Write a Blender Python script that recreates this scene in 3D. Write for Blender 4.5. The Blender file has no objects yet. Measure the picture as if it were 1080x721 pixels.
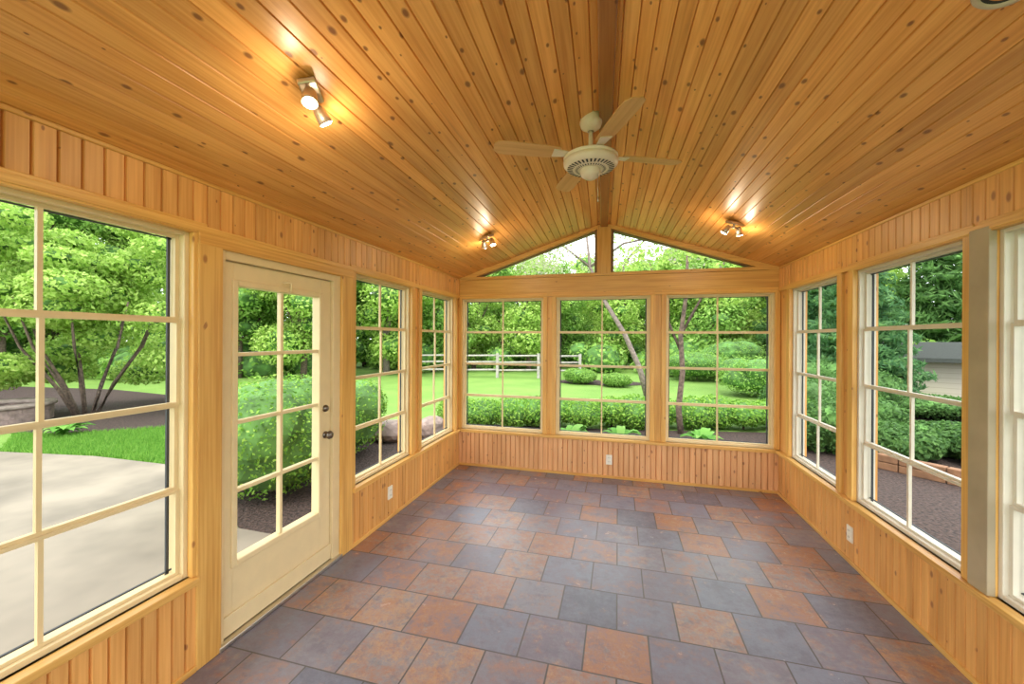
import bpy, bmesh, math, random
import numpy as np
from mathutils import Vector, Matrix
random.seed(7)
S = bpy.context.scene; COL = S.collection
XL, XR, YB, Y0 = -2.03, 1.687, 4.9, -1.3
ZE, ZR, H = 2.43, 3.036, 1.65
F, YAW, HOR = 421.0, math.radians(14.9), 357.0
GZ = -0.15
def ridge(y): return -0.17 + 0.0375*(YB - y)
def zc(x, y=YB):
    r = ridge(y)
    return ZE + (ZR-ZE)*((x-XL)/(r-XL) if x < r else (XR-x)/(XR-r))
# ---- camera ray helpers (used only to read ground positions off the photo)
sa, ca = math.sin(YAW), math.cos(YAW)
def at(px, t):
    u = (px-540)/F
    return Vector(((-sa+ca*u)*t, (ca+sa*u)*t))
def gp(px, py, z=GZ): return at(px, F*(H-z)/(py-HOR))

# ------------------------------------------------------------------ materials
def mat(name):
    m = bpy.data.materials.new(name); m.use_nodes = True
    nt = m.node_tree
    return m, nt, nt.nodes['Principled BSDF']
def mth(nt, op, a, b=None, clamp=False):
    n = nt.nodes.new('ShaderNodeMath'); n.operation = op; n.use_clamp = clamp
    for i, v in enumerate((a, b)):
        if v is None: continue
        if isinstance(v, (int, float)): n.inputs[i].default_value = v
        else: nt.links.new(v, n.inputs[i])
    return n.outputs[0]
def comb(nt, x, y):
    n = nt.nodes.new('ShaderNodeCombineXYZ')
    for i, v in enumerate((x, y)):
        if isinstance(v, (int, float)): n.inputs[i].default_value = v
        else: nt.links.new(v, n.inputs[i])
    return n.outputs[0]
def noise(nt, vec, scale, detail=2, rough=.5):
    n = nt.nodes.new('ShaderNodeTexNoise'); n.inputs['Scale'].default_value = scale
    n.inputs['Detail'].default_value = detail; n.inputs['Roughness'].default_value = rough
    if vec is not None: nt.links.new(vec, n.inputs['Vector'])
    return n.outputs['Fac']
def ramp(nt, fac, stops):
    n = nt.nodes.new('ShaderNodeValToRGB'); cr = n.color_ramp
    while len(cr.elements) < len(stops): cr.elements.new(.5)
    for e, (p, c) in zip(cr.elements, stops):
        e.position = p; e.color = (*c, 1)
    nt.links.new(fac, n.inputs[0]); return n.outputs[0]
def mix(nt, fac, a, b, typ='MIX'):
    n = nt.nodes.new('ShaderNodeMix'); n.data_type = 'RGBA'; n.blend_type = typ
    for i, v in ((0, fac), (6, a), (7, b)):
        if isinstance(v, (int, float)): n.inputs[i].default_value = v
        elif isinstance(v, tuple): n.inputs[i].default_value = (*v, 1)
        else: nt.links.new(v, n.inputs[i])
    return n.outputs[2]
def bump(nt, b, h, strength, dist=.01):
    n = nt.nodes.new('ShaderNodeBump'); n.inputs['Strength'].default_value = strength
    n.inputs['Distance'].default_value = dist
    nt.links.new(h, n.inputs['Height']); nt.links.new(n.outputs[0], b.inputs['Normal'])
def island(nt): return nt.nodes.new('ShaderNodeNewGeometry').outputs['Random Per Island']
def objco(nt): return nt.nodes.new('ShaderNodeTexCoord').outputs['Object']

def wood(name, c1, c2, ck, rough=.4, var=.3, knot=.5, deep=.84):
    m, nt, b = mat(name)
    sp = nt.nodes.new('ShaderNodeSeparateXYZ')
    nt.links.new(nt.nodes.new('ShaderNodeTexCoord').outputs['UV'], sp.inputs[0])
    r = island(nt); u = sp.outputs[0]
    v = mth(nt, 'ADD', sp.outputs[1], mth(nt, 'MULTIPLY', r, 31.0))
    uo = mth(nt, 'ADD', u, mth(nt, 'MULTIPLY', r, 17.0))
    g1 = noise(nt, comb(nt, mth(nt, 'MULTIPLY', uo, 90.0), mth(nt, 'MULTIPLY', v, 1.8)), 1, 4)
    g2 = noise(nt, comb(nt, mth(nt, 'MULTIPLY', uo, 16.0), mth(nt, 'MULTIPLY', v, 1.3)), 1, 3)
    f = mth(nt, 'ADD', mth(nt, 'MULTIPLY', g1, .5), mth(nt, 'MULTIPLY', g2, .5))
    c = ramp(nt, f, [(.30, tuple(x*deep for x in c2)), (.42, c2), (.60, c1)])
    vo = nt.nodes.new('ShaderNodeTexVoronoi'); vo.voronoi_dimensions = '2D'; vo.inputs['Scale'].default_value = 1
    nt.links.new(comb(nt, mth(nt, 'MULTIPLY', uo, 11.0), mth(nt, 'MULTIPLY', v, 6.0)), vo.inputs['Vector'])
    sc = nt.nodes.new('ShaderNodeSeparateColor'); nt.links.new(vo.outputs['Color'], sc.inputs[0])
    # knot size differs from knot to knot
    dd = mth(nt, 'DIVIDE', vo.outputs['Distance'], mth(nt, 'ADD', mth(nt, 'MULTIPLY', sc.outputs[1], 1.25), .22))
    mr = nt.nodes.new('ShaderNodeMapRange'); mr.inputs[1].default_value = .055; mr.inputs[2].default_value = .115
    mr.inputs[3].default_value = 1; mr.inputs[4].default_value = 0
    nt.links.new(dd, mr.inputs[0])
    k = mth(nt, 'MULTIPLY', mr.outputs[0], mth(nt, 'GREATER_THAN', sc.outputs[0], 1-knot))
    k = mth(nt, 'MULTIPLY', k, .85)
    c = mix(nt, k, c, ck)
    hs = nt.nodes.new('ShaderNodeHueSaturation')
    nt.links.new(mth(nt, 'ADD', mth(nt, 'MULTIPLY', r, var), 1-var/2), hs.inputs['Value'])
    nt.links.new(c, hs.inputs['Color'])
    nt.links.new(hs.outputs[0], b.inputs['Base Color'])
    b.inputs['Roughness'].default_value = rough
    return m
def plain(name, c, rough=.5, metal=0, ns=0, amt=.15, bmp=0):
    m, nt, b = mat(name)
    f = noise(nt, objco(nt), ns or 12, 3)
    nt.links.new(ramp(nt, f, [(.3, tuple(x*(1-amt) for x in c)), (.7, tuple(min(1, x*(1+amt)) for x in c))]), b.inputs['Base Color'])
    b.inputs['Roughness'].default_value = rough; b.inputs['Metallic'].default_value = metal
    if bmp: bump(nt, b, f, bmp, .05)
    return m
def leafmat(name, ca_, cb_, cc_, trans=.42):
    m, nt, b = mat(name)
    c = ramp(nt, island(nt), [(0, ca_), (.5, cb_), (1, cc_)])
    nt.links.new(c, b.inputs['Base Color']); b.inputs['Roughness'].default_value = .6
    b.inputs['Specular IOR Level'].default_value = .2
    tr = nt.nodes.new('ShaderNodeBsdfTranslucent'); nt.links.new(c, tr.inputs[0])
    mx = nt.nodes.new('ShaderNodeMixShader'); mx.inputs[0].default_value = trans
    nt.links.new(b.outputs[0], mx.inputs[1]); nt.links.new(tr.outputs[0], mx.inputs[2])
    nt.links.new(mx.outputs[0], nt.nodes['Material Output'].inputs[0])
    return m
M = {}
M['ceil'] = wood('ceiling_pine', (.85, .44, .125), (.70, .31, .070), (.19, .06, .016), .36, .34, .5, .82)
M['wall'] = wood('panel_pine', (.80, .42, .125), (.67, .315, .080), (.30, .10, .03), .42, .20, .34)
M['wallb'] = wood('rosy_panel_pine', (.80, .45, .205), (.68, .34, .135), (.32, .12, .045), .42, .18, .34)
M['trim'] = wood('trim_pine', (.79, .465, .125), (.64, .325, .072), (.36, .14, .035), .38, .18, .12)
M['beam'] = wood('beam_pine', (.40, .165, .04), (.30, .11, .026), (.14, .04, .01), .34, .1, .2)
M['blade'] = wood('blade_maple', (.70, .42, .17), (.62, .35, .13), (.55, .3, .12), .4, .05, 0)
M['vinyl'] = plain('cream_vinyl', (.76, .60, .33), .4, amt=.04)
M['vinylw'] = plain('white_vinyl', (.72, .66, .53), .4, amt=.04)
M['shadepost'] = plain('shaded_post_grey', (.42, .34, .215), .5, ns=5, amt=.12)  # shade on the right-wall post, put into the colour
M['doorp'] = plain('door_paint', (.80, .65, .37), .35, amt=.03)
M['gasket'] = plain('dark_gasket', (.05, .055, .06), .6)
M['gable'] = plain('gable_frame_wood', (.20, .11, .05), .5, amt=.2)
M['nickel'] = plain('brushed_nickel', (.62, .58, .5), .3, 1, amt=.05)
M['satin'] = plain('satin_bronze_nickel', (.55, .45, .34), .35, .75, amt=.05)
M['bronze'] = plain('aged_bronze', (.20, .17, .14), .35, 1, amt=.1)
M['white'] = plain('white_enamel', (.78, .70, .56), .35, amt=.03)
M['dullwhite'] = plain('dull_white_ring', (.55, .47, .34), .5, amt=.05)
M['ivory'] = plain('ivory_plastic', (.85, .80, .66), .4, amt=.03)
M['slot'] = plain('dark_slot', (.03, .03, .03), .7)
M['bark'] = plain('bark', (.13, .09, .065), .9, ns=18, amt=.5, bmp=.6)
M['barkp'] = plain('pale_bark', (.19, .145, .125), .9, ns=14, amt=.4, bmp=.5)
M['mulch'] = plain('mulch', (.055, .033, .026), .95, ns=30, amt=.8, bmp=1)
M['concrete'] = plain('concrete', (.205, .172, .128), .8, ns=1.4, amt=.28, bmp=.05)
M['stone'] = plain('stone', (.26, .19, .16), .85, ns=9, amt=.3, bmp=.4)
M['cap'] = plain('stone_cap', (.33, .26, .22), .85, ns=7, amt=.25, bmp=.3)
M['rail'] = plain('weathered_rail', (.36, .33, .29), .85, ns=8, amt=.2)
M['timber'] = plain('landscape_timber', (.20, .10, .05), .85, ns=8, amt=.3)
M['roof'] = plain('roof_shingle', (.022, .026, .020), .95, ns=20, amt=.3)
M['soil'] = plain('soil', (.05, .035, .028), .95, ns=20, amt=.4)
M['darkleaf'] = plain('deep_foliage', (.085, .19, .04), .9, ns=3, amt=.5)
m, nt, b = mat('lawn_grass')
f = noise(nt, objco(nt), .8, 4); f2 = noise(nt, objco(nt), 40, 2)
nt.links.new(ramp(nt, mth(nt, 'ADD', mth(nt, 'MULTIPLY', f, .6), mth(nt, 'MULTIPLY', f2, .4)), [(.3, (.11, .23, .03)), (.7, (.21, .34, .06))]), b.inputs['Base Color'])
b.inputs['Roughness'].default_value = .9; bump(nt, b, f2, .6, .05); M['lawn'] = m
m, nt, b = mat('lap_siding')
sp = nt.nodes.new('ShaderNodeSeparateXYZ'); nt.links.new(objco(nt), sp.inputs[0])
fr = mth(nt, 'FRACT', mth(nt, 'MULTIPLY', sp.outputs[2], 6.0))
nt.links.new(ramp(nt, fr, [(0, (.25, .22, .18)), (.12, (.44, .39, .31))]), b.inputs['Base Color']); M['siding'] = m
# slate tiles
m, nt, b = mat('slate_tile')
co = objco(nt)
br = nt.nodes.new('ShaderNodeTexBrick'); nt.links.new(co, br.inputs['Vector'])
br.offset = .5; br.offset_frequency = 2; br.squash = 1.0
for k, v in (('Scale', 1), ('Mortar Size', .0045), ('Mortar Smooth', .15), ('Bias', 0), ('Brick Width', .335), ('Row Height', .335)): br.inputs[k].default_value = v
br.inputs['Color1'].default_value = (0, 0, 0, 1); br.inputs['Color2'].default_value = (1, 1, 1, 1); br.inputs['Mortar'].default_value = (.5, .5, .5, 1)
# tone per tile (cool grey-blue / purple / rust-brown), then rust, charcoal and tan clouding inside each tile
n1 = noise(nt, co, 5.0, 5, .62); n2 = noise(nt, co, 24, 9, .80); n3 = noise(nt, co, 9, 8, .74)
mp = nt.nodes.new('ShaderNodeMapping'); mp.inputs['Location'].default_value = (7.3, 2.1, 4); nt.links.new(co, mp.inputs['Vector'])
n4 = noise(nt, mp.outputs[0], 7.0, 9, .74)
tone = mth(nt, 'ADD', mth(nt, 'MULTIPLY', br.outputs['Color'], .92), mth(nt, 'ADD', mth(nt, 'MULTIPLY', mth(nt, 'SUBTRACT', n2, .5), .46), mth(nt, 'MULTIPLY', mth(nt, 'SUBTRACT', n1, .5), .40)))
base = ramp(nt, tone, [(0, (.110, .110, .150)), (.20, (.185, .192, .250)), (.36, (.178, .150, .190)), (.50, (.220, .208, .245)), (.62, (.225, .170, .188)), (.74, (.340, .165, .100)), (.84, (.245, .220, .235)), (.94, (.42, .265, .165)), (1, (.29, .16, .115))])
cl = nt.nodes.new('ShaderNodeMapRange'); cl.inputs[1].default_value = .50; cl.inputs[2].default_value = .66; cl.inputs[3].default_value = 0; cl.inputs[4].default_value = .78
nt.links.new(mth(nt, 'ADD', mth(nt, 'MULTIPLY', n3, .6), mth(nt, 'ADD', mth(nt, 'MULTIPLY', n1, .4), mth(nt, 'MULTIPLY', mth(nt, 'SUBTRACT', br.outputs['Color'], .5), .14))), cl.inputs[0])
rust = ramp(nt, n2, [(.32, (.29, .115, .065)), (.5, (.39, .175, .088)), (.68, (.47, .285, .16))])
c = mix(nt, cl.outputs[0], base, rust)
ch = nt.nodes.new('ShaderNodeMapRange'); ch.inputs[1].default_value = .52; ch.inputs[2].default_value = .66; ch.inputs[3].default_value = 0; ch.inputs[4].default_value = .65
nt.links.new(n4, ch.inputs[0])
c = mix(nt, ch.outputs[0], c, (.125, .120, .155))
c = mix(nt, br.outputs['Fac'], c, (.085, .074, .070))
nt.links.new(c, b.inputs['Base Color'])
nt.links.new(ramp(nt, n3, [(.3, (.10,)*3), (.7, (.30,)*3)]), b.inputs['Roughness'])
b.inputs['Specular IOR Level'].default_value = .6
hh = mth(nt, 'SUBTRACT', mth(nt, 'ADD', mth(nt, 'MULTIPLY', n2, .6), mth(nt, 'MULTIPLY', n3, 1.2)), br.outputs['Fac'])
bump(nt, b, hh, .5, .007); M['slate'] = m
m, nt, b = mat('lit_bulb')
b.inputs['Emission Color'].default_value = (1, .82, .55, 1); b.inputs['Emission Strength'].default_value = 14
b.inputs['Base Color'].default_value = (1, .9, .7, 1); M['bulb'] = m
M['lf_bright'] = leafmat('leaf_bright', (.22, .38, .06), (.36, .54, .10), (.52, .68, .19))
M['lf_mid'] = leafmat('leaf_mid', (.15, .30, .05), (.25, .44, .08), (.37, .56, .14))
M['lf_dark'] = leafmat('leaf_conifer', (.05, .13, .05), (.085, .21, .07), (.15, .29, .10))
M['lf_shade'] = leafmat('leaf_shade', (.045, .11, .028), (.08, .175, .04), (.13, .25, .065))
M['lf_box'] = leafmat('leaf_boxwood', (.10, .25, .03), (.20, .39, .05), (.36, .55, .10))
M['lf_pink'] = leafmat('leaf_blossom', (.30, .46, .12), (.42, .52, .20), (.55, .44, .46))
M['lf_hosta'] = leafmat('leaf_hosta', (.12, .33, .05), (.20, .44, .08), (.30, .52, .12))
M['grass'] = leafmat('grass_blade', (.10, .25, .03), (.16, .36, .05), (.26, .46, .08))

# ------------------------------------------------------------------ mesh helpers
def tag(o, label=None, cat=None, group=None, kind=None):
    for k, v in (('label', label), ('category', cat), ('group', group), ('kind', kind)):
        if v: o[k] = v
    return o
def empty(name, loc=(0, 0, 0)):
    o = bpy.data.objects.new(name, None); COL.objects.link(o); o.location = loc; o.empty_display_size = .1
    return o
class MB:
    def __init__(s): s.v = []; s.f = []; s.uv = []; s.sm = []; s.mi = []
    def face(s, pts, uvs, smooth=False, mi=0):
        i = len(s.v); s.v += [tuple(p) for p in pts]; s.f.append(list(range(i, i+len(pts)))); s.uv.append(uvs); s.sm.append(smooth); s.mi.append(mi)
    def hexa(s, P):           # 8 corners: index bits x y z
        q = [Vector(p) for p in P]
        L = [(q[1]-q[0]).length, (q[2]-q[0]).length, (q[4]-q[0]).length]
        la = L.index(max(L)); i0 = len(s.v); s.v += [tuple(p) for p in q]
        bits = lambda k: ((k & 1)*L[0], ((k >> 1) & 1)*L[1], ((k >> 2) & 1)*L[2])
        ctr = sum(q, Vector())/8
        off = (ctr.x+ctr.y*1.3+ctr.z*.7)
        for f in ((0, 2, 3, 1), (4, 5, 7, 6), (0, 1, 5, 4), (2, 6, 7, 3), (0, 4, 6, 2), (1, 3, 7, 5)):
            n = (q[f[1]]-q[f[0]]).cross(q[f[2]]-q[f[0]])
            if n.dot(q[f[0]]-ctr) < 0: f = f[::-1]
            s.f.append([i0+k for k in f])
            u = []
            for k in f:
                c = bits(k); u.append((off+sum(c[j] for j in range(3) if j != la), c[la]+off*2))
            s.uv.append(u); s.sm.append(False); s.mi.append(0)
    def box(s, a, b2):
        x0, y0, z0 = (min(a[i], b2[i]) for i in range(3)); x1, y1, z1 = (max(a[i], b2[i]) for i in range(3))
        s.hexa([(x1 if k & 1 else x0, y1 if k & 2 else y0, z1 if k & 4 else z0) for k in range(8)])
    def tube(s, pts, rads, n=10, caps=True):
        pts = [Vector(p) for p in pts]; rings = []; i0 = len(s.v); acc = 0
        ref = Vector((0, 0, 1)); vs = []
        for i, p in enumerate(pts):
            d = (pts[min(i+1, len(pts)-1)]-pts[max(i-1, 0)]).normalized()
            a = ref if abs(d.dot(ref)) < .9 else Vector((1, 0, 0))
            e1 = d.cross(a).normalized(); e2 = d.cross(e1)
            if i: acc += (p-pts[i-1]).length
            vs.append(acc)
            for k in range(n):
                t = 2*math.pi*k/n; s.v.append(tuple(p+(e1*math.cos(t)+e2*math.sin(t))*rads[i]))
        for i in range(len(pts)-1):
            for k in range(n):
                k2 = (k+1) % n
                s.f.append([i0+i*n+k, i0+(i+1)*n+k, i0+(i+1)*n+k2, i0+i*n+k2])
                uu = rads[i]*6.28/n
                s.uv.append([(k*uu, vs[i]), (k*uu, vs[i+1]), ((k+1)*uu, vs[i+1]), ((k+1)*uu, vs[i])]); s.sm.append(True); s.mi.append(0)
        if caps:
            s.f.append([i0+k for k in range(n)]); s.uv.append([(0, 0)]*n); s.sm.append(False); s.mi.append(0)
            j = i0+(len(pts)-1)*n
            s.f.append([j+n-1-k for k in range(n)]); s.uv.append([(0, 0)]*n); s.sm.append(False); s.mi.append(0)
    def lathe(s, prof, c=(0, 0, 0), n=32):
        i0 = len(s.v)
        for r, z in prof:
            for k in range(n):
                t = 2*math.pi*k/n; s.v.append((c[0]+r*math.cos(t), c[1]+r*math.sin(t), c[2]+z))
        for i in range(len(prof)-1):
            for k in range(n):
                k2 = (k+1) % n
                s.f.append([i0+i*n+k, i0+i*n+k2, i0+(i+1)*n+k2, i0+(i+1)*n+k]); s.uv.append([(0, 0)]*4); s.sm.append(True); s.mi.append(0)
    def prism(s, poly, fn):     # poly: list of 2D, fn(p, side) -> 3D
        A = [Vector(fn(p, 0)) for p in poly]; B = [Vector(fn(p, 1)) for p in poly]; n = len(poly)
        i0 = len(s.v); s.v += [tuple(p) for p in A+B]
        uvp = [(p[1], p[0]) for p in poly]
        s.f.append(list(range(i0, i0+n))); s.uv.append(uvp); s.sm.append(False); s.mi.append(0)
        s.f.append([i0+n+k for k in range(n-1, -1, -1)]); s.uv.append(uvp[::-1]); s.sm.append(False); s.mi.append(0)
        for k in range(n):
            k2 = (k+1) % n; l = (A[k2]-A[k]).length; w = (B[k]-A[k]).length
            s.f.append([i0+k, i0+n+k, i0+n+k2, i0+k2]); s.uv.append([(0, 0), (w, 0), (w, l), (0, l)]); s.sm.append(False); s.mi.append(0)
    def build(s, name, m, parent=None, origin=None, bevel=0, mats=None, fixn=False):
        # origin given: vertices are in room coordinates; otherwise they are local to the parent
        me = bpy.data.meshes.new(name)
        o3 = Vector(origin) if origin is not None else Vector()
        me.from_pydata([tuple(Vector(p)-o3) for p in s.v], [], s.f)
        ul = me.uv_layers.new(name='UVMap')
        ul.data.foreach_set('uv', [c for f in s.uv for p in f for c in p])
        me.polygons.foreach_set('use_smooth', s.sm); me.polygons.foreach_set('material_index', s.mi)
        for mm in (mats or [m]): me.materials.append(mm)
        if fixn:
            bm = bmesh.new(); bm.from_mesh(me); bmesh.ops.recalc_face_normals(bm, faces=bm.faces); bm.to_mesh(me); bm.free()
        o = bpy.data.objects.new(name, me); COL.objects.link(o)
        if parent: o.parent = parent      # all parents of room-coordinate parts share the same origin
        else: o.location = o3
        if bevel:
            md = o.modifiers.new('bevel', 'BEVEL'); md.width = bevel; md.segments = 2; md.limit_method = 'ANGLE'
        return o
def struct(o): return tag(o, kind='structure')

# ------------------------------------------------------------------ room shell
PL = lambda a, d, z: (XL-d, a, z)
PR = lambda a, d, z: (XR+d, a, z)
PB = lambda a, d, z: (a, YB+d, z)
T = .14
def bx(mb, P, a0, a1, d0, d1, z0, z1): mb.box(P(a0, d0, z0), P(a1, d1, z1))
def boards(mb, P, a0, a1, z0, z1, w=.06, d=-.018, g=.006, dep=.014):
    n = max(1, round((a1-a0)/w)); w = (a1-a0)/n
    for i in range(n):
        s0 = a0+i*w; xs = [(s0, d+dep), (s0+g, d), (s0+w-g, d), (s0+w, d+dep)]
        i0 = len(mb.v)
        for a, dd in xs: mb.v += [P(a, dd, z0), P(a, dd, z1)]
        for k in range(3):
            mb.f.append([i0+2*k, i0+2*k+2, i0+2*k+3, i0+2*k+1])
            mb.uv.append([(xs[k][0], z0), (xs[k+1][0], z0), (xs[k+1][0], z1), (xs[k][0], z1)]); mb.sm.append(False); mb.mi.append(0)
ZW0, ZW1 = .47, 2.17
WL = [(-.75, .34), (.475, 1.492), (2.735, 3.64), (3.84, 4.74)]
WR = [(.10, 1.15), (1.30, 2.36), (2.51, 3.49), (3.70, 4.62)]
WBk = [(-1.985, -.895), (-.745, .365), (.525, 1.638)]
DOOR = (1.62, 2.58)
def wall(name, P, a0, a1, wins, door=None, frieze=True):
    mb = MB()
    lows = [(a0, a1)] if not door else [(a0, door[0]), (door[1], a1)]
    for l0, l1 in lows:
        bx(mb, P, l0, l1, 0, T, 0, ZW0)
        if frieze: boards(mb, P, l0+(.0 if l0 == a0 or not door else .10), l1-(.0 if l1 == a1 or not door else .10), 0.001, ZW0-.03)
    bx(mb, P, a0, a1, 0, T, ZW1, ZE)
    if frieze: boards(mb, P, a0, a1, ZW1+.035, ZE-.004, .07)
    holes = sorted(list(wins)+([door] if door else [])); prev = a0
    for h0, h1 in holes:
        bx(mb, P, prev, h0, 0, T, ZW0, ZW1); prev = h1
        if door and (h0, h1) == door: bx(mb, P, h0, h1, 0, T, 2.125, ZW1)
    bx(mb, P, prev, a1, 0, T, ZW0, ZW1)
    return mb
mb = wall('wall_left', PL, Y0, YB, WL, DOOR); struct(mb.build('wall_left', M['wall']))
mb = wall('wall_right', PR, Y0, YB, WR); struct(mb.build('wall_right', M['wall']))
mb = wall('wall_back', PB, XL-T, XR+T, WBk, frieze=False)
rb = ridge(YB)
yf = lambda p, s: (p[0], YB+(-.02 if s == 0 else T), p[1])
RE, RA = .065, .04        # rafter board depth below the ceiling at eave and apex
for sx in (0, 1):
    xe = XL if sx == 0 else XR
    mb.prism([(xe, ZE-RE), (rb, ZR-RA), (rb, ZR+.02), (xe, ZE+.02)], yf)
mb.box((rb-.08, YB-.03, ZE), (rb+.08, YB+T, ZR-.03))
mb.box((XL, YB-.025, ZE-.02), (XR, YB+T, ZE+.015))
mb.box((XL, YB-.016, ZW1+.02), (XR, YB, ZE-.025))
struct(mb.build('wall_back', M['trim'], fixn=False))
mb = MB(); boards(mb, PB, XL, XR, .001, ZW0-.03, d=-.018); struct(mb.build('trim_8', M['wallb']))
mb = MB(); bx(mb, PR, 2.352, 2.462, -.032, .0, ZW0, ZW1+.015); struct(mb.build('added_shade_board', M['shadepost'], bevel=.004))  # added cover board; its grey paints in the shade on this post
# ceiling
mb = MB()
for side in (0, 1):
    xe = XL if side == 0 else XR
    n = 26; Ln = YB+.06-Y0; NY = 8
    Wd = math.hypot(ridge(2)-xe, ZR-ZE)
    for i in range(n):
        g = .05
        prof = [(i/n, .010), ((i+g)/n, 0), ((i+1-g)/n, 0), ((i+1)/n, .010)]
        i0 = len(mb.v)
        for j in range(NY+1):
            y = Y0+Ln*j/NY
            for s, dz in prof:
                mb.v.append((xe+(ridge(y)-xe)*s, y, ZE+(ZR-ZE)*s+dz))
        for j in range(NY):
            for k in range(3):
                a = i0+j*4+k
                q = [a, a+1, a+5, a+4]
                uv = [(prof[k][0]*Wd, Ln*j/NY), (prof[k+1][0]*Wd, Ln*j/NY), (prof[k+1][0]*Wd, Ln*(j+1)/NY), (prof[k][0]*Wd, Ln*(j+1)/NY)]
                if side == 0: q = q[::-1]; uv = uv[::-1]
                mb.f.append(q); mb.uv.append(uv); mb.sm.append(False); mb.mi.append(0)
struct(mb.build('ceiling', M['ceil']))
# roof above
mb = MB()
for side in (0, 1):
    xe = XL-.45 if side == 0 else XR+.45
    ze = ZE-.45*(ZR-ZE)/1.857
    P = []
    for k in range(8):
        y = YB+.45 if k & 2 else Y0-.2
        x = ridge(y) if k & 1 else xe
        P.append((x, y, (ZR if k & 1 else ze)+(.14 if k & 4 else .03)))
    mb.hexa(P)
struct(mb.build('roof', M['roof']))
# ridge beam
mb = MB()
P = []
for k in range(8):
    y = YB-.02 if k & 2 else Y0
    P.append((ridge(y)+(.040 if k & 1 else -.040), y, ZR+(.02 if k & 4 else -.05)))
mb.hexa(P); struct(mb.build('trim_1', M['beam'], bevel=.006))
# floor
mb = MB(); mb.box((XL-T, Y0, -.12), (XR+T, YB+T, 0)); struct(mb.build('floor', M['slate']))
# sill caps, crown and shoe mouldings
mb = MB()
for l0, l1 in ((Y0, DOOR[0]-.115), (DOOR[1]+.12, YB)): bx(mb, PL, l0, l1, -.05, .03, ZW0-.035, ZW0)
bx(mb, PL, Y0, YB, -.03, .0, ZW1, ZW1+.035); bx(mb, PL, Y0, YB, -.026, 0, ZE-.016, ZE+.004)
struct(mb.build('trim_2', M['trim'], bevel=.004))
mb = MB()
bx(mb, PR, Y0, YB, -.05, .03, ZW0-.035, ZW0); bx(mb, PR, Y0, YB, -.03, 0, ZW1, ZW1+.035); bx(mb, PR, Y0, YB, -.026, 0, ZE-.016, ZE+.004)
struct(mb.build('trim_3', M['trim'], bevel=.004))
mb = MB()
bx(mb, PB, XL, XR, -.05, .03, ZW0-.035, ZW0); bx(mb, PB, XL, XR, -.028, 0, ZW1, ZW1+.03)
struct(mb.build('trim_4', M['trim'], bevel=.004))
for nm, P, segs in (('baseboard_left', PL, ((Y0, DOOR[0]-.115), (DOOR[1]+.12, YB))), ('baseboard_right', PR, ((Y0, YB),)), ('baseboard_back', PB, ((XL, XR),))):
    mb = MB()
    for s0, s1 in segs: bx(mb, P, s0, s1, -.03, 0, 0, .03)
    struct(mb.build(nm, M['trim'], bevel=.003))

# ------------------------------------------------------------------ windows (sashes built without panes, so the garden is seen directly)
def window(idx, P, a0, a1, z0, z1, fm, cw=.06):
    mb = MB(); w = .025
    for q in ((a0, a0+w, z0, z1), (a1-w, a1, z0, z1), (a0+w, a1-w, z0, z0+w), (a0+w, a1-w, z1-w, z1)):
        bx(mb, P, q[0], q[1], .012, .115, q[2], q[3])
    org = P((a0+a1)/2, .06, z0)
    root = mb.build(f'window_{idx}', fm, origin=org, bevel=.004); struct(root)
    c = MB()
    bx(c, P, a0-cw, a0+.006, -.022, .012, z0, z1+.02); bx(c, P, a1-.006, a1+cw, -.022, .012, z0, z1+.02)
    bx(c, P, a0-cw, a1+cw, -.024, .012, z1-.008, z1+.05)
    c.build('casing', M['trim'], root, org, bevel=.004)
    b0, b1, c0, c1 = a0+w, a1-w, z0+w, z1-w
    n = 4; hgt = (c1-c0)/n
    for k in range(n):
        s = MB(); e0 = c0+k*hgt; e1 = e0+hgt; dd = .035+.012*(k % 2)
        sw = .018; rw = .014
        bx(s, P, b0, b0+sw, dd, dd+.025, e0, e1); bx(s, P, b1-sw, b1, dd, dd+.025, e0, e1)
        bx(s, P, b0+sw, b1-sw, dd, dd+.025, e0, e0+rw); bx(s, P, b0+sw, b1-sw, dd, dd+.025, e1-rw, e1)
        so = s.build('sash', fm, root, org)
        g = MB(); mid = (b0+b1)/2
        bx(g, P, mid-.008, mid+.008, dd+.003, dd+.02, e0+rw, e1-rw); g.build('muntin', fm, so, org)
    s = MB(); gk = .012
    for q in ((b0+.018, b0+.018+gk, c0, c1), (b1-.018-gk, b1-.018, c0, c1), (b0, b1, c0+.014, c0+.020), (b0, b1, c1-.020, c1-.014)):
        bx(s, P, q[0], q[1], .078, .088, q[2], q[3])
    s.build('screen_frame', M['gasket'], root, org)
    return root
i = 1
for a0, a1 in WL: window(i, PL, a0, a1, ZW0, ZW1, M['vinyl']); i += 1
for a0, a1 in WBk: window(i, PB, a0, a1, ZW0, ZW1, M['vinyl'], .045); i += 1
for a0, a1 in WR: window(i, PR, a0, a1, ZW0, ZW1, M['vinylw']); i += 1
for sx in (0, 1):            # gable triangles
    xw = XL if sx == 0 else XR
    zo = ZE-RE; sl = (ZR-RA-zo)/abs(rb-xw)
    zz = lambda x: zo+sl*abs(x-xw)
    zb = ZE+.015
    xe = xw+(1 if sx == 0 else -1)*(zb-zo)/sl
    xi = rb-.08 if sx == 0 else rb+.08
    tri = [Vector((xe, zb)), Vector((xi, zb)), Vector((xi, zz(xi)))]
    ctr = sum(tri, Vector((0, 0)))/3
    inner = [ctr+(p-ctr)*.94 for p in tri]
    mb = MB()
    for k in range(3):
        mb.prism([tri[k], tri[(k+1) % 3], inner[(k+1) % 3], inner[k]], lambda p, s: (p[0], YB+(.03 if s == 0 else .09), p[1]))
    root = mb.build(f'window_{i}', M['gable'], origin=(ctr[0], YB+.06, zb), fixn=True); struct(root); i += 1

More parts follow.
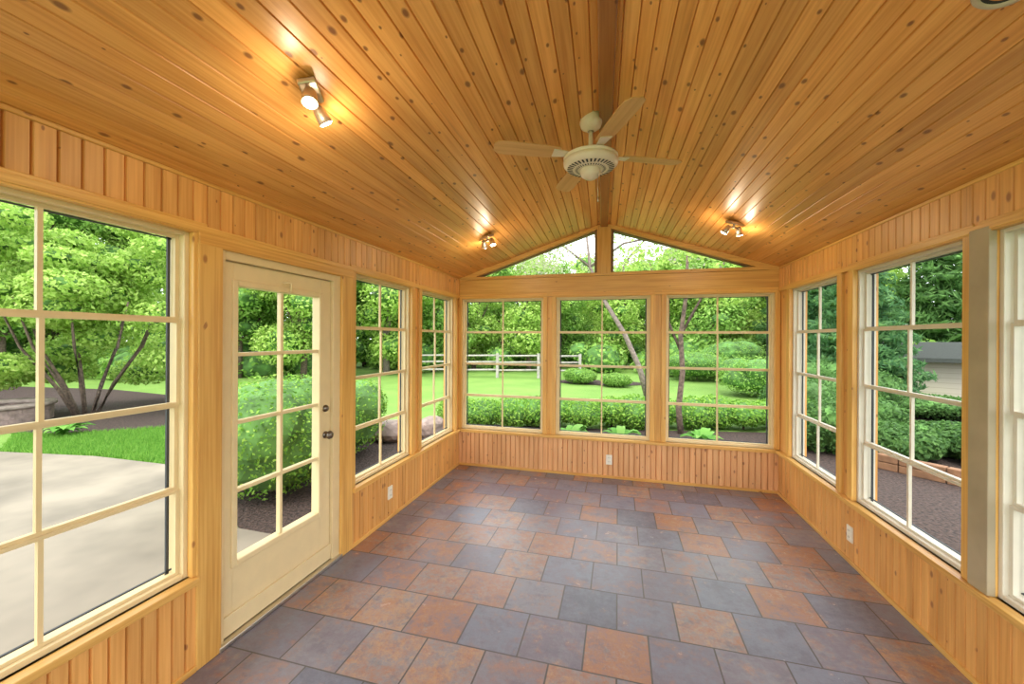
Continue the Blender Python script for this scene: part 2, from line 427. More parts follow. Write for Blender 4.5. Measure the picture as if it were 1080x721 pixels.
# ------------------------------------------------------------------ door
y0, y1 = DOOR
mb = MB()
bx(mb, PL, y0, y0+.042, -.01, T, 0, 2.125); bx(mb, PL, y1-.085, y1, -.01, T, 0, 2.125); bx(mb, PL, y0+.042, y1-.085, -.01, T, 2.065, 2.125)
struct(mb.build('trim_5', M['vinyl'], bevel=.004))
mb = MB()
bx(mb, PL, y0-.115, y0+.012, -.03, 0, 0, 2.14); bx(mb, PL, y1-.012, y1+.12, -.03, 0, 0, 2.14); bx(mb, PL, y0-.115, y1+.12, -.032, 0, 2.11, 2.172)
struct(mb.build('trim_6', M['trim'], bevel=.006))
mb = MB(); bx(mb, PL, y0+.0, y1, -.035, T, 0, .028); struct(mb.build('trim_7', M['nickel'], bevel=.006))
d0, d1 = y0+.045, y1-.088; dz0, dz1 = .032, 2.062
g0, g1, gz0, gz1 = d0+.062, d1-.098, .395, 1.955
mb = MB()
for q in ((d0, g0, dz0, dz1), (g1, d1, dz0, dz1), (g0, g1, dz0, gz0), (g0, g1, gz1, dz1)): bx(mb, PL, q[0], q[1], .015, .06, q[2], q[3])
org = PL((d0+d1)/2, .0375, dz0)
door = struct(mb.build('door_1', M['doorp'], origin=org, bevel=.003))
mb = MB(); w = .022
for q in ((g0-.012, g0+w, gz0-.012, gz1+.012), (g1-w, g1+.012, gz0-.012, gz1+.012), (g0+w, g1-w, gz0-.012, gz0+w), (g0+w, g1-w, gz1-w, gz1+.012)): bx(mb, PL, q[0], q[1], .003, .07, q[2], q[3])
mb.build('glazing_frame', M['doorp'], door, org, bevel=.006)
mb = MB(); h0, h1, v0, v1 = g0+w, g1-w, gz0+w, gz1-w
bx(mb, PL, (h0+h1)/2-.010, (h0+h1)/2+.010, .018, .05, v0, v1)
for k in (1, 2, 3): z = v0+(v1-v0)*k/4; bx(mb, PL, h0, h1, .016, .052, z-.011, z+.011)
mb.build('muntin_grid', M['doorp'], door, org, bevel=.003)
mb = MB(); bx(mb, PL, d0, d1, .002, .015, dz0, dz0+.11); mb.build('door_sweep', M['doorp'], door, org, bevel=.004)
def knob(y, z, prof, name, lab):
    mb = MB(); mb.lathe(prof, n=20)
    mb.v = [(XL-.015+v[2], y+v[0], z+v[1]) for v in mb.v]
    o = mb.build(name, M['bronze'], door, org); o['label'] = lab
knob(d1-.05, .95, [(0.001, 0), (.025, 0), (.025, .005), (.016, .009), (.016, .02), (.026, .028), (.03, .042), (.024, .054), (.001, .058)], 'knob', 'round dark metal door knob')
knob(d1-.05, 1.14, [(0.001, 0), (.025, 0), (.025, .008), (.018, .014), (.018, .018), (.001, .02)], 'deadbolt', 'round dark metal deadbolt above the knob')
for z in (.28, 1.05, 1.85):
    mb = MB(); mb.tube([PL(d0-.002, .006, z), PL(d0-.002, .006, z+.09)], [.008, .008], 8); mb.build('hinge', M['nickel'], door, org)
mb = MB(); q = (g0+g1)/2+.03
mb.tube([PL(q-.035, .012, 1.985), PL(q-.03, -.012, 1.995), PL(q, -.018, 1.995), PL(q+.008, -.018, 1.975), PL(q+.008, -.010, 1.935)], [.006]*5, 8)
mb.build('hook', M['doorp'], door, org)

# ------------------------------------------------------------------ outlets
def outlet(P, a, z, lab):
    o = empty('power_outlet', P(a, -.018, z)); tag(o, lab, 'outlet', 'wall outlets')
    mb = MB(); bx(mb, P, a-.036, a+.036, -.028, -.018, z-.058, z+.058); mb.build('cover_plate', M['ivory'], o, o.location, bevel=.003)
    for s in (-1, 1):
        mb = MB(); bx(mb, P, a-.017, a+.017, -.032, -.028, z+s*.024-.014, z+s*.024+.014); so = mb.build('socket', M['ivory'], o, o.location, bevel=.003)
        mb = MB()
        for t in (-1, 1): bx(mb, P, a+t*.007-.0015, a+t*.007+.0015, -.0326, -.0315, z+s*.024-.004, z+s*.024+.007)
        mb.build('slot', M['slot'], so, o.location)
outlet(PB, -.098, .22, 'ivory power outlet low on the back wall under the middle window')
outlet(PL, 3.24, .24, 'ivory power outlet on the left wall panelling right of the door')
outlet(PR, 3.50, .22, 'ivory power outlet on the right wall panelling')

# ------------------------------------------------------------------ ceiling lights
def lamp_fixture():
    r = empty('track_light')
    mb = MB(); mb.box((-.036, -.075, -.024), (.036, .075, 0)); mb.build('base_plate', M['satin'], r, bevel=.006)
    mb = MB(); mb.tube([(0, 0, -.022), (0, 0, -.046)], [.010, .010], 12); mb.tube([(0, -.072, -.05), (0, .072, -.05)], [.008, .008], 12); mb.build('arm', M['nickel'], r)
    for s in (-1, 1):
        p0 = Vector((0, s*.062, -.05)); d = Vector((.25*s, .35*s, -1)).normalized()
        mb = MB(); mb.tube([p0-d*.012, p0, p0+d*.02, p0+d*.04, p0+d*.062], [.012, .021, .026, .028, .030], 18); h = mb.build('lamp_head', M['satin'], r)
        mb = MB(); mb.tube([p0+d*.0622, p0+d*.066], [.027, .022], 18); mb.build('bulb', M['bulb'], h)
        ld = bpy.data.lights.new('bulb_glow', 'POINT'); ld.energy = 2.6; ld.color = (1, .80, .56); ld.shadow_soft_size = .024
        lo = bpy.data.objects.new('bulb_glow', ld); COL.objects.link(lo); lo.parent = r; lo.location = p0+d*.098
    return r
def dup(root, label=None, group=None):
    r = root.copy(); COL.objects.link(r)
    if label: r['label'] = label
    if group: r['group'] = group
    for ch in list(root.children):
        c = ch.copy(); COL.objects.link(c); c.parent = r
        for g in list(ch.children):
            d = g.copy(); COL.objects.link(d); d.parent = c
    return r
def place_light(o, x, y, rz):
    z = zc(x, y); tilt = -math.atan((ZR-ZE)/1.857) if x < ridge(y) else math.atan((ZR-ZE)/1.857)
    o.location = (x, y, z+.001); o.rotation_euler = (0, tilt, rz)
fx = lamp_fixture()
spots = [(-1.23, 1.37, .5, 'two-head spotlight on the left ceiling slope above the door, nearest the camera'),
         (-1.27, 3.76, 1.0, 'small two-head spotlight at the far end of the left ceiling slope'),
         (.97, 3.82, -.9, 'small two-head spotlight at the far end of the right ceiling slope')]
for k, (x, y, rz, lab) in enumerate(spots):
    o = fx if k == 0 else dup(fx)
    tag(o, lab, 'ceiling light', 'ceiling spotlights'); place_light(o, x, y, rz)
rl = empty('recessed_fitting'); tag(rl, 'round pale ceiling fitting with a dark centre cut off by the top right corner', 'ceiling fitting')
mb = MB(); mb.lathe([(.062, .004), (.062, -.005), (.056, -.010), (.044, -.008), (.042, .0)], n=32); mb.build('trim_ring', M['dullwhite'], rl)
mb = MB(); mb.lathe([(.043, -.004), (.03, .0), (.001, .0)], n=32); mb.build('recess', M['slot'], rl)
place_light(rl, 1.057, 1.462, 0)

# ------------------------------------------------------------------ ceiling fan
fan = empty('ceiling_fan', (-.17, 2.5, zc(-.17, 2.5))); tag(fan, 'white ceiling fan hanging on a short rod beside the ridge beam', 'fan')
mb = MB(); mb.lathe([(.001, .03), (.068, .03), (.068, -.03), (.06, -.055), (.03, -.075), (.018, -.08)]); mb.build('canopy', M['white'], fan)
mb = MB(); mb.tube([(0, 0, -.07), (0, 0, -.21)], [.014, .014], 14); mb.build('downrod', M['white'], fan)
mb = MB(); mb.lathe([(.014, -.185), (.05, -.19), (.06, -.205), (.11, -.215), (.155, -.235), (.166, -.242), (.166, -.249), (.160, -.252), (.160, -.262), (.168, -.266), (.165, -.285), (.145, -.305), (.10, -.315), (.001, -.315)], n=40); hs = mb.build('motor_housing', M['white'], fan)
mb = MB()
for k in range(34):
    t = 2*math.pi*k/34; e = Vector((math.cos(t), math.sin(t), 0)); q = Vector((-e.y, e.x, 0))*.0042
    p0 = e*.078+Vector((0, 0, -.3155)); p1 = e*.142+Vector((0, 0, -.3072)); dn = Vector((0, 0, -.0015))
    mb.face([p0-q*.7+dn, p0+q*.7+dn, p1+q*1.5+dn, p1-q*1.5+dn], [(0, 0)]*4)
mb.build('vent_slots', M['slot'], hs)
mb = MB(); mb.lathe([(.06, -.312), (.062, -.335), (.055, -.355), (.03, -.372), (.001, -.376)], n=28); mb.build('switch_cup', M['white'], fan)
mb = MB(); mb.tube([(.045, -.03, -.36), (.047, -.03, -.50)], [.0018, .0018], 6); mb.tube([(.047, -.03, -.50), (.047, -.03, -.525)], [.005, .004], 8); mb.build('pull_chain', M['nickel'], fan)
for k in range(4):
    t = math.radians(25+90*k); R = Matrix.Rotation(t, 4, 'Z') @ Matrix.Rotation(math.radians(10), 4, 'X')
    mb = MB(); mb.prism([(.10, -.018), (.24, -.035), (.24, .035), (.10, .018)], lambda p, s: R @ Vector((p[0], p[1], .004 if s else -.002)))
    mb.v = [(v[0], v[1], v[2]-.232) for v in mb.v]; br_ = mb.build('blade_bracket', M['white'], fan, fixn=True)
    pts = [(.20, -.05), (.35, -.058), (.52, -.062), (.575, -.055), (.60, -.03), (.60, .03), (.575, .055), (.52, .062), (.35, .058), (.20, .05)]
    mb = MB(); mb.prism(pts, lambda p, s: R @ Vector((p[0], p[1], .010 if s else .004)))
    mb.v = [(v[0], v[1], v[2]-.232) for v in mb.v]; mb.build('blade', M['blade'], fan, fixn=True)

# ------------------------------------------------------------------ outdoors
def ground(name, pts, z, m, thick=.0):
    mb = MB()
    if thick: mb.prism([tuple(p) for p in pts], lambda p, s: (p[0], p[1], z-thick if s == 0 else z))
    else: mb.face([(p[0], p[1], z) for p in pts], [(p[0], p[1]) for p in pts])
    return struct(mb.build(name, m, fixn=True))
ground('lawn', [(-90, -40), (90, -40), (90, 110), (-90, 110)], -.19, M['lawn'])
ground('patio', [(-2.18, -4), (-2.18, 2.95), (-3.45, 2.98), (-4.6, 3.45), (-6.2, 4.2), (-7.6, 4.2), (-9.4, 3.95), (-14, 3.7), (-14, -4)], GZ, M['concrete'], .12)
ground('mulch_bed', [(-2.18, 2.96), (-3.45, 2.99), (-4.6, 3.6), (-5.3, 5.0), (-5.2, 7.2), (-3.5, 8.0), (0, 8.3), (3, 8.9), (5.5, 12), (9, 16), (17, 17), (18, 9), (14, 3), (9, -4), (1.84, -4), (1.84, 5.05), (-2.18, 5.05)], -.165, M['mulch'])
bed = [gp(-250, 452), gp(-100, 452), gp(15, 458), gp(70, 458), gp(120, 455), gp(195, 449), gp(225, 436), gp(205, 420), gp(120, 412), gp(0, 409), gp(-250, 412)]
ground('mulch_bed', bed, -.17, M['mulch'])
c0 = gp(632, 402)
ground('mulch_bed', [(c0.x+1.9*math.cos(t)*1.0, c0.y+1.0*math.sin(t)) for t in [k*math.pi/10 for k in range(20)]], -.17, M['mulch'])

bmi = bmesh.new(); bmesh.ops.create_icosphere(bmi, subdivisions=2, radius=1)
ICO = np.array([v.co[:] for v in bmi.verts]); ICF = [[v.index for v in f.verts] for f in bmi.faces]; bmi.free()
def foliage(name, blobs, n, size, m, parent=None, core=.0, shell=.55, seed=1, flat=.0, zmin=None, aspect=.55):
    g = np.random.default_rng(seed)
    C = np.array([bb[0] for bb in blobs], float); R = np.array([bb[1] for bb in blobs], float)
    w = (R[:, 0]*R[:, 1]+R[:, 0]*R[:, 2]); w /= w.sum()
    idx = g.choice(len(C), n, p=w)
    d = g.normal(size=(n, 3)); d /= np.linalg.norm(d, axis=1)[:, None]
    r = shell+(1-shell)*np.sqrt(g.random(n))
    p = C[idx]+d*R[idx]*r[:, None]
    if zmin is not None: p[:, 2] = np.maximum(p[:, 2], zmin+g.random(n)*.1)
    nr = d+g.normal(size=(n, 3))*.7; nr[:, 2] += flat; nr /= np.linalg.norm(nr, axis=1)[:, None]
    a = g.normal(size=(n, 3)); t = np.cross(nr, a); t /= np.linalg.norm(t, axis=1)[:, None]; b2 = np.cross(nr, t)
    s = (size*(.6+.8*g.random(n)))[:, None]
    V = np.stack([p-t*s, p+b2*s*aspect, p+t*s, p-b2*s*aspect], 1).reshape(-1, 3)
    Fc = np.arange(4*n).reshape(-1, 4).tolist(); V = V.tolist(); mi = [0]*n
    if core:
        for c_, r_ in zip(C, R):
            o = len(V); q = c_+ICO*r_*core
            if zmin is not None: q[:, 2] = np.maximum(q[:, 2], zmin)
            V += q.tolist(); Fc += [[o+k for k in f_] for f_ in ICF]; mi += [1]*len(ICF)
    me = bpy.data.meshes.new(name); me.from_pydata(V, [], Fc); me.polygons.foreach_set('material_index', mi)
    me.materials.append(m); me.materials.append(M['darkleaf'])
    o = bpy.data.objects.new(name, me); COL.objects.link(o)
    if parent: o.parent = parent
    return o
def trunk(parent, paths, m):
    mb = MB()
    for pts, rs in paths: mb.tube(pts, rs, 9)
    return mb.build('trunk', m, parent)
def make_tree(seed, h, cr, z0, nb, n, size, lm, bm_=None, rt=.16, core=.55):
    rg = random.Random(seed); root = empty('woodland_tree')
    blobs = []
    for k in range(nb):
        z = z0+(h-z0)*(k+.5)/nb; prof = math.sin(math.pi*min(1, .18+.8*(z-z0)/(h-z0)))
        a = rg.uniform(0, 6.28); rr = cr*prof*rg.uniform(.2, .75); br_ = cr*rg.uniform(.30, .48)
        blobs.append(((rr*math.cos(a), rr*math.sin(a), z), (br_, br_, br_*.66)))
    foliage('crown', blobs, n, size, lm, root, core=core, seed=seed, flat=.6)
    wob = [(rg.uniform(-.15, .15)*k, rg.uniform(-.15, .15)*k, -.2+h*.85*k/5) for k in range(6)]
    paths = [(wob, [rt*(1-.16*k) for k in range(6)])]
    for bb in blobs[::3]:
        i0 = min(4, max(1, int(bb[0][2]/(h*.85)*5)-1)); paths.append(([wob[i0], bb[0]], [rt*.4, rt*.12]))
    trunk(root, paths, bm_ or M['bark'])
    return root
def make_conifer(seed, h, cr, n, size, lm):
    rg = random.Random(seed); root = empty('conifer'); blobs = []
    for k in range(16):
        z = .8+(h-.9)*k/15; r = cr*(1-k/16)+.25
        for j in range(3):
            a = k*1.3+j*2.1; blobs.append(((r*.5*math.cos(a), r*.5*math.sin(a), z), (r*.55, r*.55, .32)))
    foliage('crown', blobs, n, size, lm, root, core=.5, seed=seed, aspect=.22)
    trunk(root, [([(0, 0, -.2), (0, 0, h*.95)], [.2, .03])], M['bark'])
    return root
protos = [make_tree(11, 10, 3.0, 1.4, 26, 19000, .085, M['lf_bright']), make_tree(12, 11, 3.2, 2.0, 26, 19000, .09, M['lf_mid']), make_tree(13, 9, 2.7, .8, 24, 16000, .085, M['lf_bright'], M['barkp']),
          make_tree(14, 6.3, 2.9, .9, 19, 13500, .09, M['lf_bright'], core=.35), make_tree(15, 7.2, 2.9, 1.3, 19, 13500, .09, M['lf_mid'], core=.35)]
conp = [make_conifer(21, 9, 2.4, 11000, .19, M['lf_dark']), make_conifer(22, 8, 2.6, 11000, .2, M['lf_shade'])]
used = set()
def put(kind, px, t, sc, lab, cat, group, rz):
    src = (protos+conp)[kind]
    o = src if kind not in used else dup(src); used.add(kind)
    p = at(px, t); o.location = (p.x, p.y, GZ-.03); o.scale = (sc, sc, sc); o.rotation_euler = (0, 0, rz)
    tag(o, lab, cat, group)
sets = [('leafy tree in the woods seen through the near left window', 'trees behind the patio', [(0, 16, 1), (55, 19, 0), (125, 21, 1), (190, 18, 2), (-110, 15, 0)]),
        ('leafy tree in the woods seen through the glazed door', 'trees seen through the door', [(252, 18, 1), (285, 23, 0), (320, 18, 0), (345, 25, 1)]),
        ('leafy tree in the woods seen through the two far left side windows', 'trees seen through the far left windows', [(385, 26, 1), (408, 20, 2), (432, 28, 0), (458, 22, 4), (476, 29, 3)]),
        ('leafy tree in the woods beyond the lawn behind the rail fence', 'trees behind the rail fence', [(500, 24, 3), (528, 29, 4), (558, 23, 3), (592, 26, 4), (620, 30, 3), (652, 25, 3), (680, 29, 4)]),
        ('leafy tree in the woods seen through the right back window', 'trees seen through the right back window', [(714, 24, 3), (745, 22, 4), (780, 25, 3), (812, 22, 3)])]
for lab, grp, lst in sets:
    for px, t, k in lst: put(k, px, t, random.uniform(.9, 1.12), lab, 'tree', grp, random.uniform(0, 6))
for px, t, k, sc, lab in [(846, 19, 6, .9, 'evergreen tree seen through the far right side window'), (868, 15, 5, .8, 'darker evergreen tree seen through the far right side window, nearer the glass'),
                      (905, 12, 5, .64, 'dark evergreen tree in the left half of the middle right window'), (990, 24, 6, 1.2, 'tall evergreen behind the pale house in the middle right window'),
                      (1100, 24, 5, 1.1, 'dark evergreen tree seen through the window at the right edge')]:
    put(k, px, t, sc, lab, 'tree', 'evergreens on the right side', random.uniform(0, 6))
# distant woodland mass
rg = random.Random(3); blobs = []
for k in range(170):
    a = math.radians(rg.uniform(38, 178)); d = rg.uniform(34, 44); r = rg.uniform(1.5, 2.6)
    top = 8.8 if 62 < math.degrees(a) < 118 else 10
    blobs.append(((d*math.cos(a), d*math.sin(a), rg.uniform(.3, top)), (r, r, r*.8)))
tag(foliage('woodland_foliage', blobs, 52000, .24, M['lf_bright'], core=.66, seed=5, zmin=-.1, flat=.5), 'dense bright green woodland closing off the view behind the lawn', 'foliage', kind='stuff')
rg = random.Random(4); blobs = []
for k in range(120):
    a = math.radians(rg.uniform(58, 176)); d = rg.uniform(22, 30); r = rg.uniform(.7, 1.4)
    blobs.append(((d*math.cos(a), d*math.sin(a), rg.uniform(.2, 1.0)), (r, r, r*.8)))
tag(foliage('undergrowth', blobs, 34000, .13, M['lf_mid'], core=.75, seed=6, zmin=-.15, flat=.5), 'low green undergrowth along the edge of the woods', 'foliage', kind='stuff')

# big shrub tree by the patio
def shrub(name, loc, blobs, n, size, lm, label, cat='shrub', group=None, core=.82, seed=1, stems=None, bark=None, zmin=None):
    r = empty(name, (loc[0], loc[1], GZ-.03)); tag(r, label, cat, group)
    foliage('foliage', blobs, n, size, lm, r, core=core, seed=seed, zmin=zmin, flat=.4)
    for pts, rs in (stems or []):
        mb = MB(); mb.tube(pts, rs, 8); mb.build('stem', bark or M['bark'], r)
    return r
p = gp(92, 440); rg = random.Random(9); blobs = []; stems = []
for k in range(54):
    a = rg.uniform(0, 6.28); rr = rg.uniform(.3, 2.6); z = rg.uniform(1.05, 4.7)-max(0, rr-.8)*.15; r_ = rg.uniform(.45, .8)
    if rr < 1.0 and z < 1.8: z += 1.2
    blobs.append(((rr*math.cos(a), rr*math.sin(a), z), (r_, r_, r_*.5)))
for k in range(9):
    a = k*.7; tx = 1.3*math.cos(a); ty = 1.3*math.sin(a)
    stems.append(([(.12*math.cos(a), .12*math.sin(a), -.1), (.35*tx, .35*ty, .7), (.75*tx, .75*ty, 1.6), (tx, ty, 2.6)], [.045, .036, .027, .014]))
shrub('shade_tree', p, blobs, 46000, .05, M['lf_bright'], 'wide multi-stemmed bright green tree in the mulch bed behind the patio', 'tree', core=.45, seed=31, stems=stems)
def ball(r, h, seed):
    rg = random.Random(seed); bl = [((0, 0, h*.5), (r, r, h*.52))]
    for k in range(7):
        a = k*.9; bl.append(((.45*r*math.cos(a), .45*r*math.sin(a), h*rg.uniform(.45, .68)), (r*.6, r*.6, h*.36)))
    return bl
st = [([(0, 0, -.05), (0, 0, .4)], [.04, .03])]
shrub('boxwood', (-3.95, 3.85), ball(.84, 1.38, 1), 22000, .021, M['lf_box'], 'large rounded clipped shrub just outside the glazed door', core=.9, seed=41, stems=st)
shrub('boxwood', (-4.25, 5.35), ball(.75, 1.15, 2), 15000, .023, M['lf_box'], 'rounded clipped shrub outside the third left window', core=.9, seed=42, stems=st)
# long hedge
p0 = at(470, 8.3); p1 = at(850, 8.3); L = (p1-p0).length; blobs = []; rg = random.Random(8)
nseg = 14
for k in range(nseg):
    q = p0+(p1-p0)*(k+.5)/nseg
    blobs.append(((q.x-p0.x+rg.uniform(-.1, .1), q.y-p0.y+rg.uniform(-.14, .14), .33), (L/nseg*.85, .50, .33+rg.uniform(-.07, .04))))
shrub('hedge', p0, blobs, 30000, .028, M['lf_box'], 'long low clipped hedge running across outside the back windows', 'hedge', core=.82, seed=51, zmin=0,
      stems=[([(b_[0][0], b_[0][1], -.03), (b_[0][0], b_[0][1], .3)], [.025, .02]) for b_ in blobs])
gs = [(905, 7.5, .8, .7, 'round green shrub outside the middle right window, left half'), (985, 9.5, .55, 1.0, 'low wide green shrub in front of the pale house'), (850, 9, 1.0, .9, 'round green shrub outside the far right side window'), (1085, 8, .6, .9, 'green shrub outside the window at the right edge'),
      (800, 13, 1.3, 1.3, 'larger loose shrub on the lawn behind the hedge, right back window'), (880, 12, 1.4, 1.3, 'tall green shrub farther back in the far right side window'), (908, 9.6, 1.2, .8, 'taller green shrub beneath the dark evergreen in the middle right window'),
      (940, 6.2, .55, .6, 'dark low shrub in the mulch near the glass of the middle right window'), (1000, 6.4, .5, .6, 'dark low shrub beside the timber edging in the middle right window'), (868, 6.6, .85, .6, 'dark shrub close to the glass of the far right side window'), (1075, 5.6, .6, .7, 'dark low shrub close to the glass of the window at the right edge'),
      (612, 16.5, .6, .7, 'low shrub in the small lawn bed, left of the leaning trunk'), (650, 15.5, .5, .6, 'low shrub in the small lawn bed beside the leaning trunk'), (735, 18, 1.4, 1.4, 'broad shrub at the lawn edge in the right back window, left of centre'), (768, 19, 1.9, 1.6, 'tall broad shrub at the lawn edge in the middle of the right back window')]
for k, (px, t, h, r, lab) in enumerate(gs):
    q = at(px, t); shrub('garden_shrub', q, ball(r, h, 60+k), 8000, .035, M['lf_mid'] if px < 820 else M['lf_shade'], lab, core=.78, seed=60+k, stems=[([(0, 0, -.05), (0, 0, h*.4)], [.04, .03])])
# hostas
def hosta(seed, R):
    rg = random.Random(seed); mb = MB()
    for k in range(38):
        a = rg.uniform(0, 6.28); l = R*rg.uniform(.5, 1.05); w = l*.19; up = rg.uniform(.9, 1.8)
        e = Vector((math.cos(a), math.sin(a), 0)); s = Vector((-e.y, e.x, 0)); pr = None; i0 = len(mb.v)
        for j in range(6):
            t = j/5; c = e*(l*t*.9)+Vector((0, 0, l*up*(t-.75*t*t*1.0)+.02)); ww = w*math.sin(math.pi*min(1, .08+.92*t)) + .004
            mb.v += [tuple(c-s*ww), tuple(c+Vector((0, 0, -.012))), tuple(c+s*ww)]
        for j in range(5):
            for m_ in (0, 1):
                q = i0+j*3+m_; mb.f.append([q, q+1, q+4, q+3]); mb.uv.append([(0, 0)]*4); mb.sm.append(True); mb.mi.append(0)
    return mb
for k, (x, y, R, lab) in enumerate([(at(600, 7.0).x, at(600, 7.0).y, .46, 'leafy hosta outside the middle back window near its left edge'), (at(655, 7.0).x, at(655, 7.0).y, .40, 'leafy hosta outside the middle back window near its right edge'),
                                    (at(742, 6.9).x, at(742, 6.9).y, .40, 'leafy hosta outside the right back window'), (gp(66, 461).x, gp(66, 461).y, .45, 'leafy hosta at the grass edge beyond the patio')]):
    o = hosta(70+k, R).build('hosta', M['lf_hosta']); o.location = (x, y, -.165); tag(o, lab, 'plant', 'hostas')
# timber edging of the right bed
a = gp(906, 486, -.165); b_ = gp(1060, 520, -.165)
te = empty('timber_edging', (a.x, a.y, -.165)); tag(te, 'low timber edging laid across the dark planting bed outside the right windows', 'edging')
dv = (b_-a); nn = 3; sd_ = Vector((-dv.y, dv.x)).normalized()*.06
for row in range(2):
    for k in range(nn):
        q0 = dv*(k/nn+.004); q1 = dv*((k+1)/nn-.004); mb = MB(); P = []
        for j in range(8):
            c_ = (q1 if j & 1 else q0)+(sd_ if j & 2 else -sd_); P.append((c_.x, c_.y, row*.105+(.10 if j & 4 else 0)))
        mb.hexa(P); mb.build('timber', M['timber'], te, bevel=.01)
# fire pit ring
p = gp(-2, 446); fp = empty('stone_ring', (p.x, p.y, GZ-.02)); tag(fp, 'low round stone ring with a paler rim at the far edge of the patio', 'fire pit')
mb = MB()
for row in range(3):
    for k in range(26):
        a0 = 2*math.pi*(k+.5*(row % 2))/26; a1 = a0+2*math.pi/26*.985; P = []
        for q in range(8):
            a = a1 if q & 2 else a0; r = .80 if q & 1 else .62
            P.append((r*math.cos(a), r*math.sin(a), row*.105+(.103 if q & 4 else 0)))
        mb.hexa(P)
mb.build('stone_blocks', M['stone'], fp)
mb = MB(); mb.lathe([(.60, .31), (.60, .375), (.62, .385), (.83, .385), (.85, .37), (.85, .32), (.83, .31), (.60, .31)], n=40); mb.build('rim', M['cap'], fp)
mb = MB(); mb.lathe([(.001, .18), (.63, .16), (.63, 0)]); mb.build('soil', M['soil'], fp)
# boulders
for k, (px, t, r, lab) in enumerate([(410, 7.2, .34, 'grey boulder in the mulch outside the third left window'), (452, 7.6, .30, 'grey boulder in the mulch outside the far left window'), (428, 7.9, .2, 'small grey boulder between two larger ones outside the left windows')]):
    bm = bmesh.new(); bmesh.ops.create_icosphere(bm, subdivisions=3, radius=r); rg = random.Random(k)
    ph = [rg.uniform(0, 6) for _ in range(3)]
    for v in bm.verts:
        v.co *= 1+.13*math.sin(v.co.x*9+ph[0])+.1*math.sin(v.co.y*11+ph[1])+.06*math.sin(v.co.z*17+ph[2]); v.co.z *= .65
    me = bpy.data.meshes.new('boulder'); bm.to_mesh(me); bm.free(); me.materials.append(M['stone'])
    o = bpy.data.objects.new('boulder', me); COL.objects.link(o); q = at(px, t); o.location = (q.x, q.y, -.165+r*.4); tag(o, lab, 'rock', 'boulders in the mulch')
# split rail fence
a = at(440, 19); b_ = at(612, 18.5); fe = empty('rail_fence', (a.x, a.y, -.19)); tag(fe, 'weathered split rail fence along the far side of the lawn', 'fence')
n = 4
for k in range(n+1):
    q = (b_-a)*k/n; mb = MB(); mb.box((q.x-.06, q.y-.06, -.1), (q.x+.06, q.y+.06, 1.15)); mb.build('post', M['rail'], fe)
for k in range(n):
    q0 = (b_-a)*k/n; q1 = (b_-a)*(k+1)/n
    for z in (.35, .72, 1.02):
        mb = MB(); mb.tube([(q0.x, q0.y-.02, z), (q1.x, q1.y+.02, z+.03)], [.045, .05], 6); mb.build('rail', M['rail'], fe)
# leaning blossom tree
q = at(684, 13); lt = empty('leaning_tree', (q.x, q.y, -.18)); tag(lt, 'leaning thin grey-barked tree on the lawn, seen through the middle back window', 'tree')
tp = [(0, 0, -.1), (-.28, 0, .9), (-.75, 0, 2.0), (-1.40, .1, 3.1), (-1.9, .2, 4.3), (-2.1, .3, 6)]
trs = [.115, .09, .08, .07, .055, .03]
brs = [([tp[3], (-.6, .3, 4.6), (.6, .4, 6.0)], [.05, .04, .015]), ([tp[4], (-.8, 0, 5.0), (.9, .2, 5.3), (2.4, .3, 5.8)], [.045, .04, .03, .012]), ([tp[4], (-3, .1, 5.2), (-4.2, .2, 6)], [.045, .03, .012]), ([(.9, .2, 5.3), (1.4, -.3, 6.5)], [.03, .012])]
trunk(lt, [(tp, trs)]+brs, M['barkp'])
rg = random.Random(77)
foliage('crown', [((rg.uniform(-4.5, 3), rg.uniform(-1.5, 1.5), rg.uniform(4.4, 7.0)), (1.0, 1.0, .6)) for _ in range(22)], 7500, .055, M['lf_pink'], lt, core=0, shell=.1, seed=78)
q = at(719, 7.7); st_ = empty('slender_tree', (q.x, q.y, -.17)); tag(st_, 'slender dark stemmed young tree rising from the hedge in the right back window', 'tree')
trunk(st_, [([(0, 0, -.05), (-.05, 0, .5), (.02, 0, 1.2), (-.02, 0, 1.9), (.08, 0, 2.7), (.1, 0, 3.6)], [.06, .055, .05, .045, .035, .02]), ([(-.02, 0, 1.9), (.5, .1, 2.9), (.9, .1, 3.5)], [.03, .02, .01]), ([(0.02, 0, 1.5), (-.4, .1, 2.6), (-.6, .1, 3.4)], [.028, .02, .01])], M['bark'])
foliage('crown', [((rg.uniform(-1, 1.2), rg.uniform(-.7, .7), rg.uniform(2.7, 4.3)), (.5, .5, .35)) for _ in range(11)], 1500, .05, M['lf_bright'], st_, core=0, shell=.1, seed=79)
# neighbour house on lower ground
h = at(1030, 14); ho = empty('house', (h.x, h.y, -1.25)); tag(ho, 'long low pale sided neighbouring house with a dark roof among the trees', 'house')
mb = MB(); mb.box((-5, -2, 0), (5, 2.5, 2.3)); mb.build('siding_wall', M['siding'], ho)
mb = MB(); mb.prism([(-2.5, 2.2), (.25, 2.7), (3.0, 2.2), (2.9, 2.33), (.25, 2.86), (-2.4, 2.33)], lambda p, s: (-5.4 if s == 0 else 5.4, p[0], p[1]))
mb.prism([(-2, 2.29), (.25, 2.66), (2.5, 2.29)], lambda p, s: (-4.95 if s == 0 else 4.95, p[0], p[1]))
mb.build('roof', M['roof'], ho, fixn=True)
for x in (-3.6, 1.8):
    mb = MB(); mb.box((x-.4, -2.06, 1.45), (x+.4, -1.99, 2.05)); wf = mb.build('house_window', M['vinylw'], ho)
    mb = MB(); mb.box((x-.34, -2.075, 1.51), (x+.34, -2.05, 1.99)); mb.build('house_pane', M['gasket'], wf)
ho.rotation_euler = (0, 0, -.6)
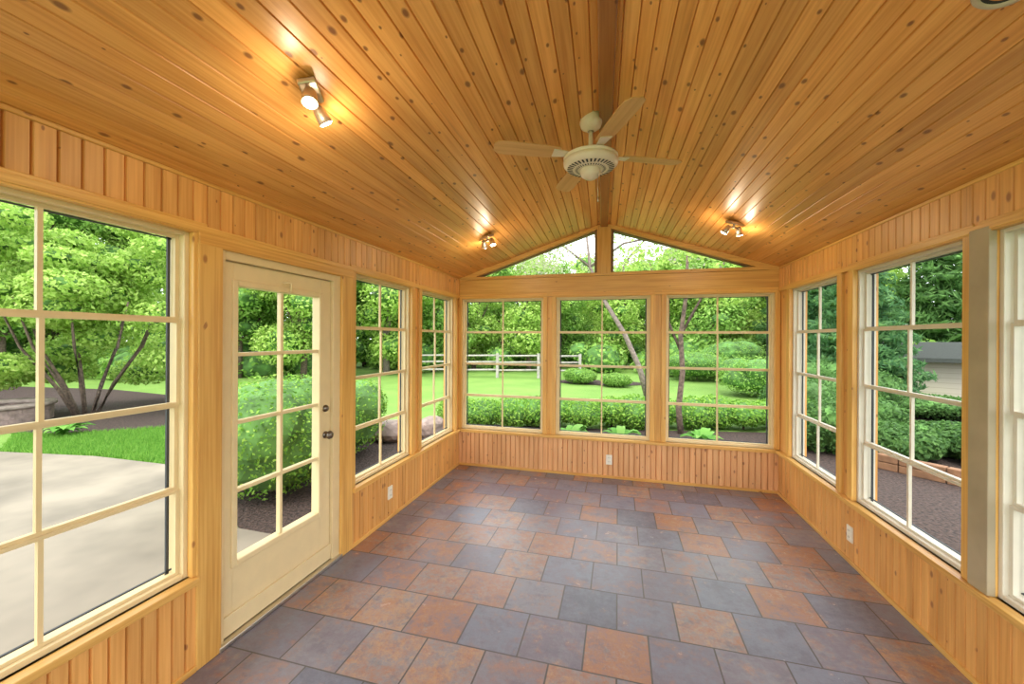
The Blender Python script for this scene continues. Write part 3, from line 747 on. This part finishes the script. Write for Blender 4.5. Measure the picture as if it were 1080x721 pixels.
# grass blades on the strip beyond the patio
g = np.random.default_rng(17); V = []; Fc = []
poly = [Vector((-6.2, 4.25)), Vector((-7.6, 4.25)), Vector((-9.4, 4.0)), gp(15, 459), gp(70, 459), gp(120, 456), gp(195, 450)]
def inside(x, y):
    c = False; j = len(poly)-1
    for i_ in range(len(poly)):
        a_, b2 = poly[i_], poly[j]
        if (a_.y > y) != (b2.y > y) and x < (b2.x-a_.x)*(y-a_.y)/(b2.y-a_.y)+a_.x: c = not c
        j = i_
    return c
xs = [q.x for q in poly]; ys = [q.y for q in poly]; cnt = 0
while cnt < 14000:
    x = g.uniform(min(xs), max(xs)); y = g.uniform(min(ys), max(ys))
    if not inside(x, y): continue
    cnt += 1; a = g.uniform(0, 6.28); hh_ = g.uniform(.05, .11); i0 = len(V); w = .008
    dx, dy = math.cos(a)*w, math.sin(a)*w; lx, ly = g.normal()*.03, g.normal()*.03
    V += [(x-dx, y-dy, -.19), (x+dx, y+dy, -.19), (x+lx, y+ly, -.19+hh_)]; Fc.append([i0, i0+1, i0+2])
me = bpy.data.meshes.new('grass_blades'); me.from_pydata(V, [], Fc); me.materials.append(M['grass'])
o = bpy.data.objects.new('grass_blades', me); COL.objects.link(o); tag(o, 'bright short grass strip along the patio edge', 'grass', kind='stuff')

# ------------------------------------------------------------------ light and camera
w = bpy.data.worlds.new('sky'); S.world = w; w.use_nodes = True
bg = w.node_tree.nodes['Background']; bg.inputs[0].default_value = (.90, .96, 1.0, 1); bg.inputs[1].default_value = 3.1
sd = bpy.data.lights.new('sun', 'SUN'); sd.energy = 2.8; sd.angle = .35; sd.color = (1, .96, .88)
so = bpy.data.objects.new('sun', sd); COL.objects.link(so); so.rotation_euler = (math.radians(36), 0, math.radians(-8))
cd = bpy.data.cameras.new('camera'); cam = bpy.data.objects.new('camera', cd); COL.objects.link(cam)
cd.sensor_fit = 'HORIZONTAL'; cd.sensor_width = 36; cd.lens = 36*F/1080; cd.shift_y = -(360.5-HOR)/1080; cd.clip_start = .02; cd.clip_end = 300
cam.matrix_world = Matrix.Translation((0, 0, H)) @ Matrix.Rotation(YAW, 4, 'Z') @ Matrix.Rotation(math.pi/2, 4, 'X') @ Matrix.Rotation(math.radians(.3), 4, 'Z')
S.camera = cam
S.view_settings.view_transform = 'Standard'
S.view_settings.look = 'None'
S.view_settings.exposure = .28
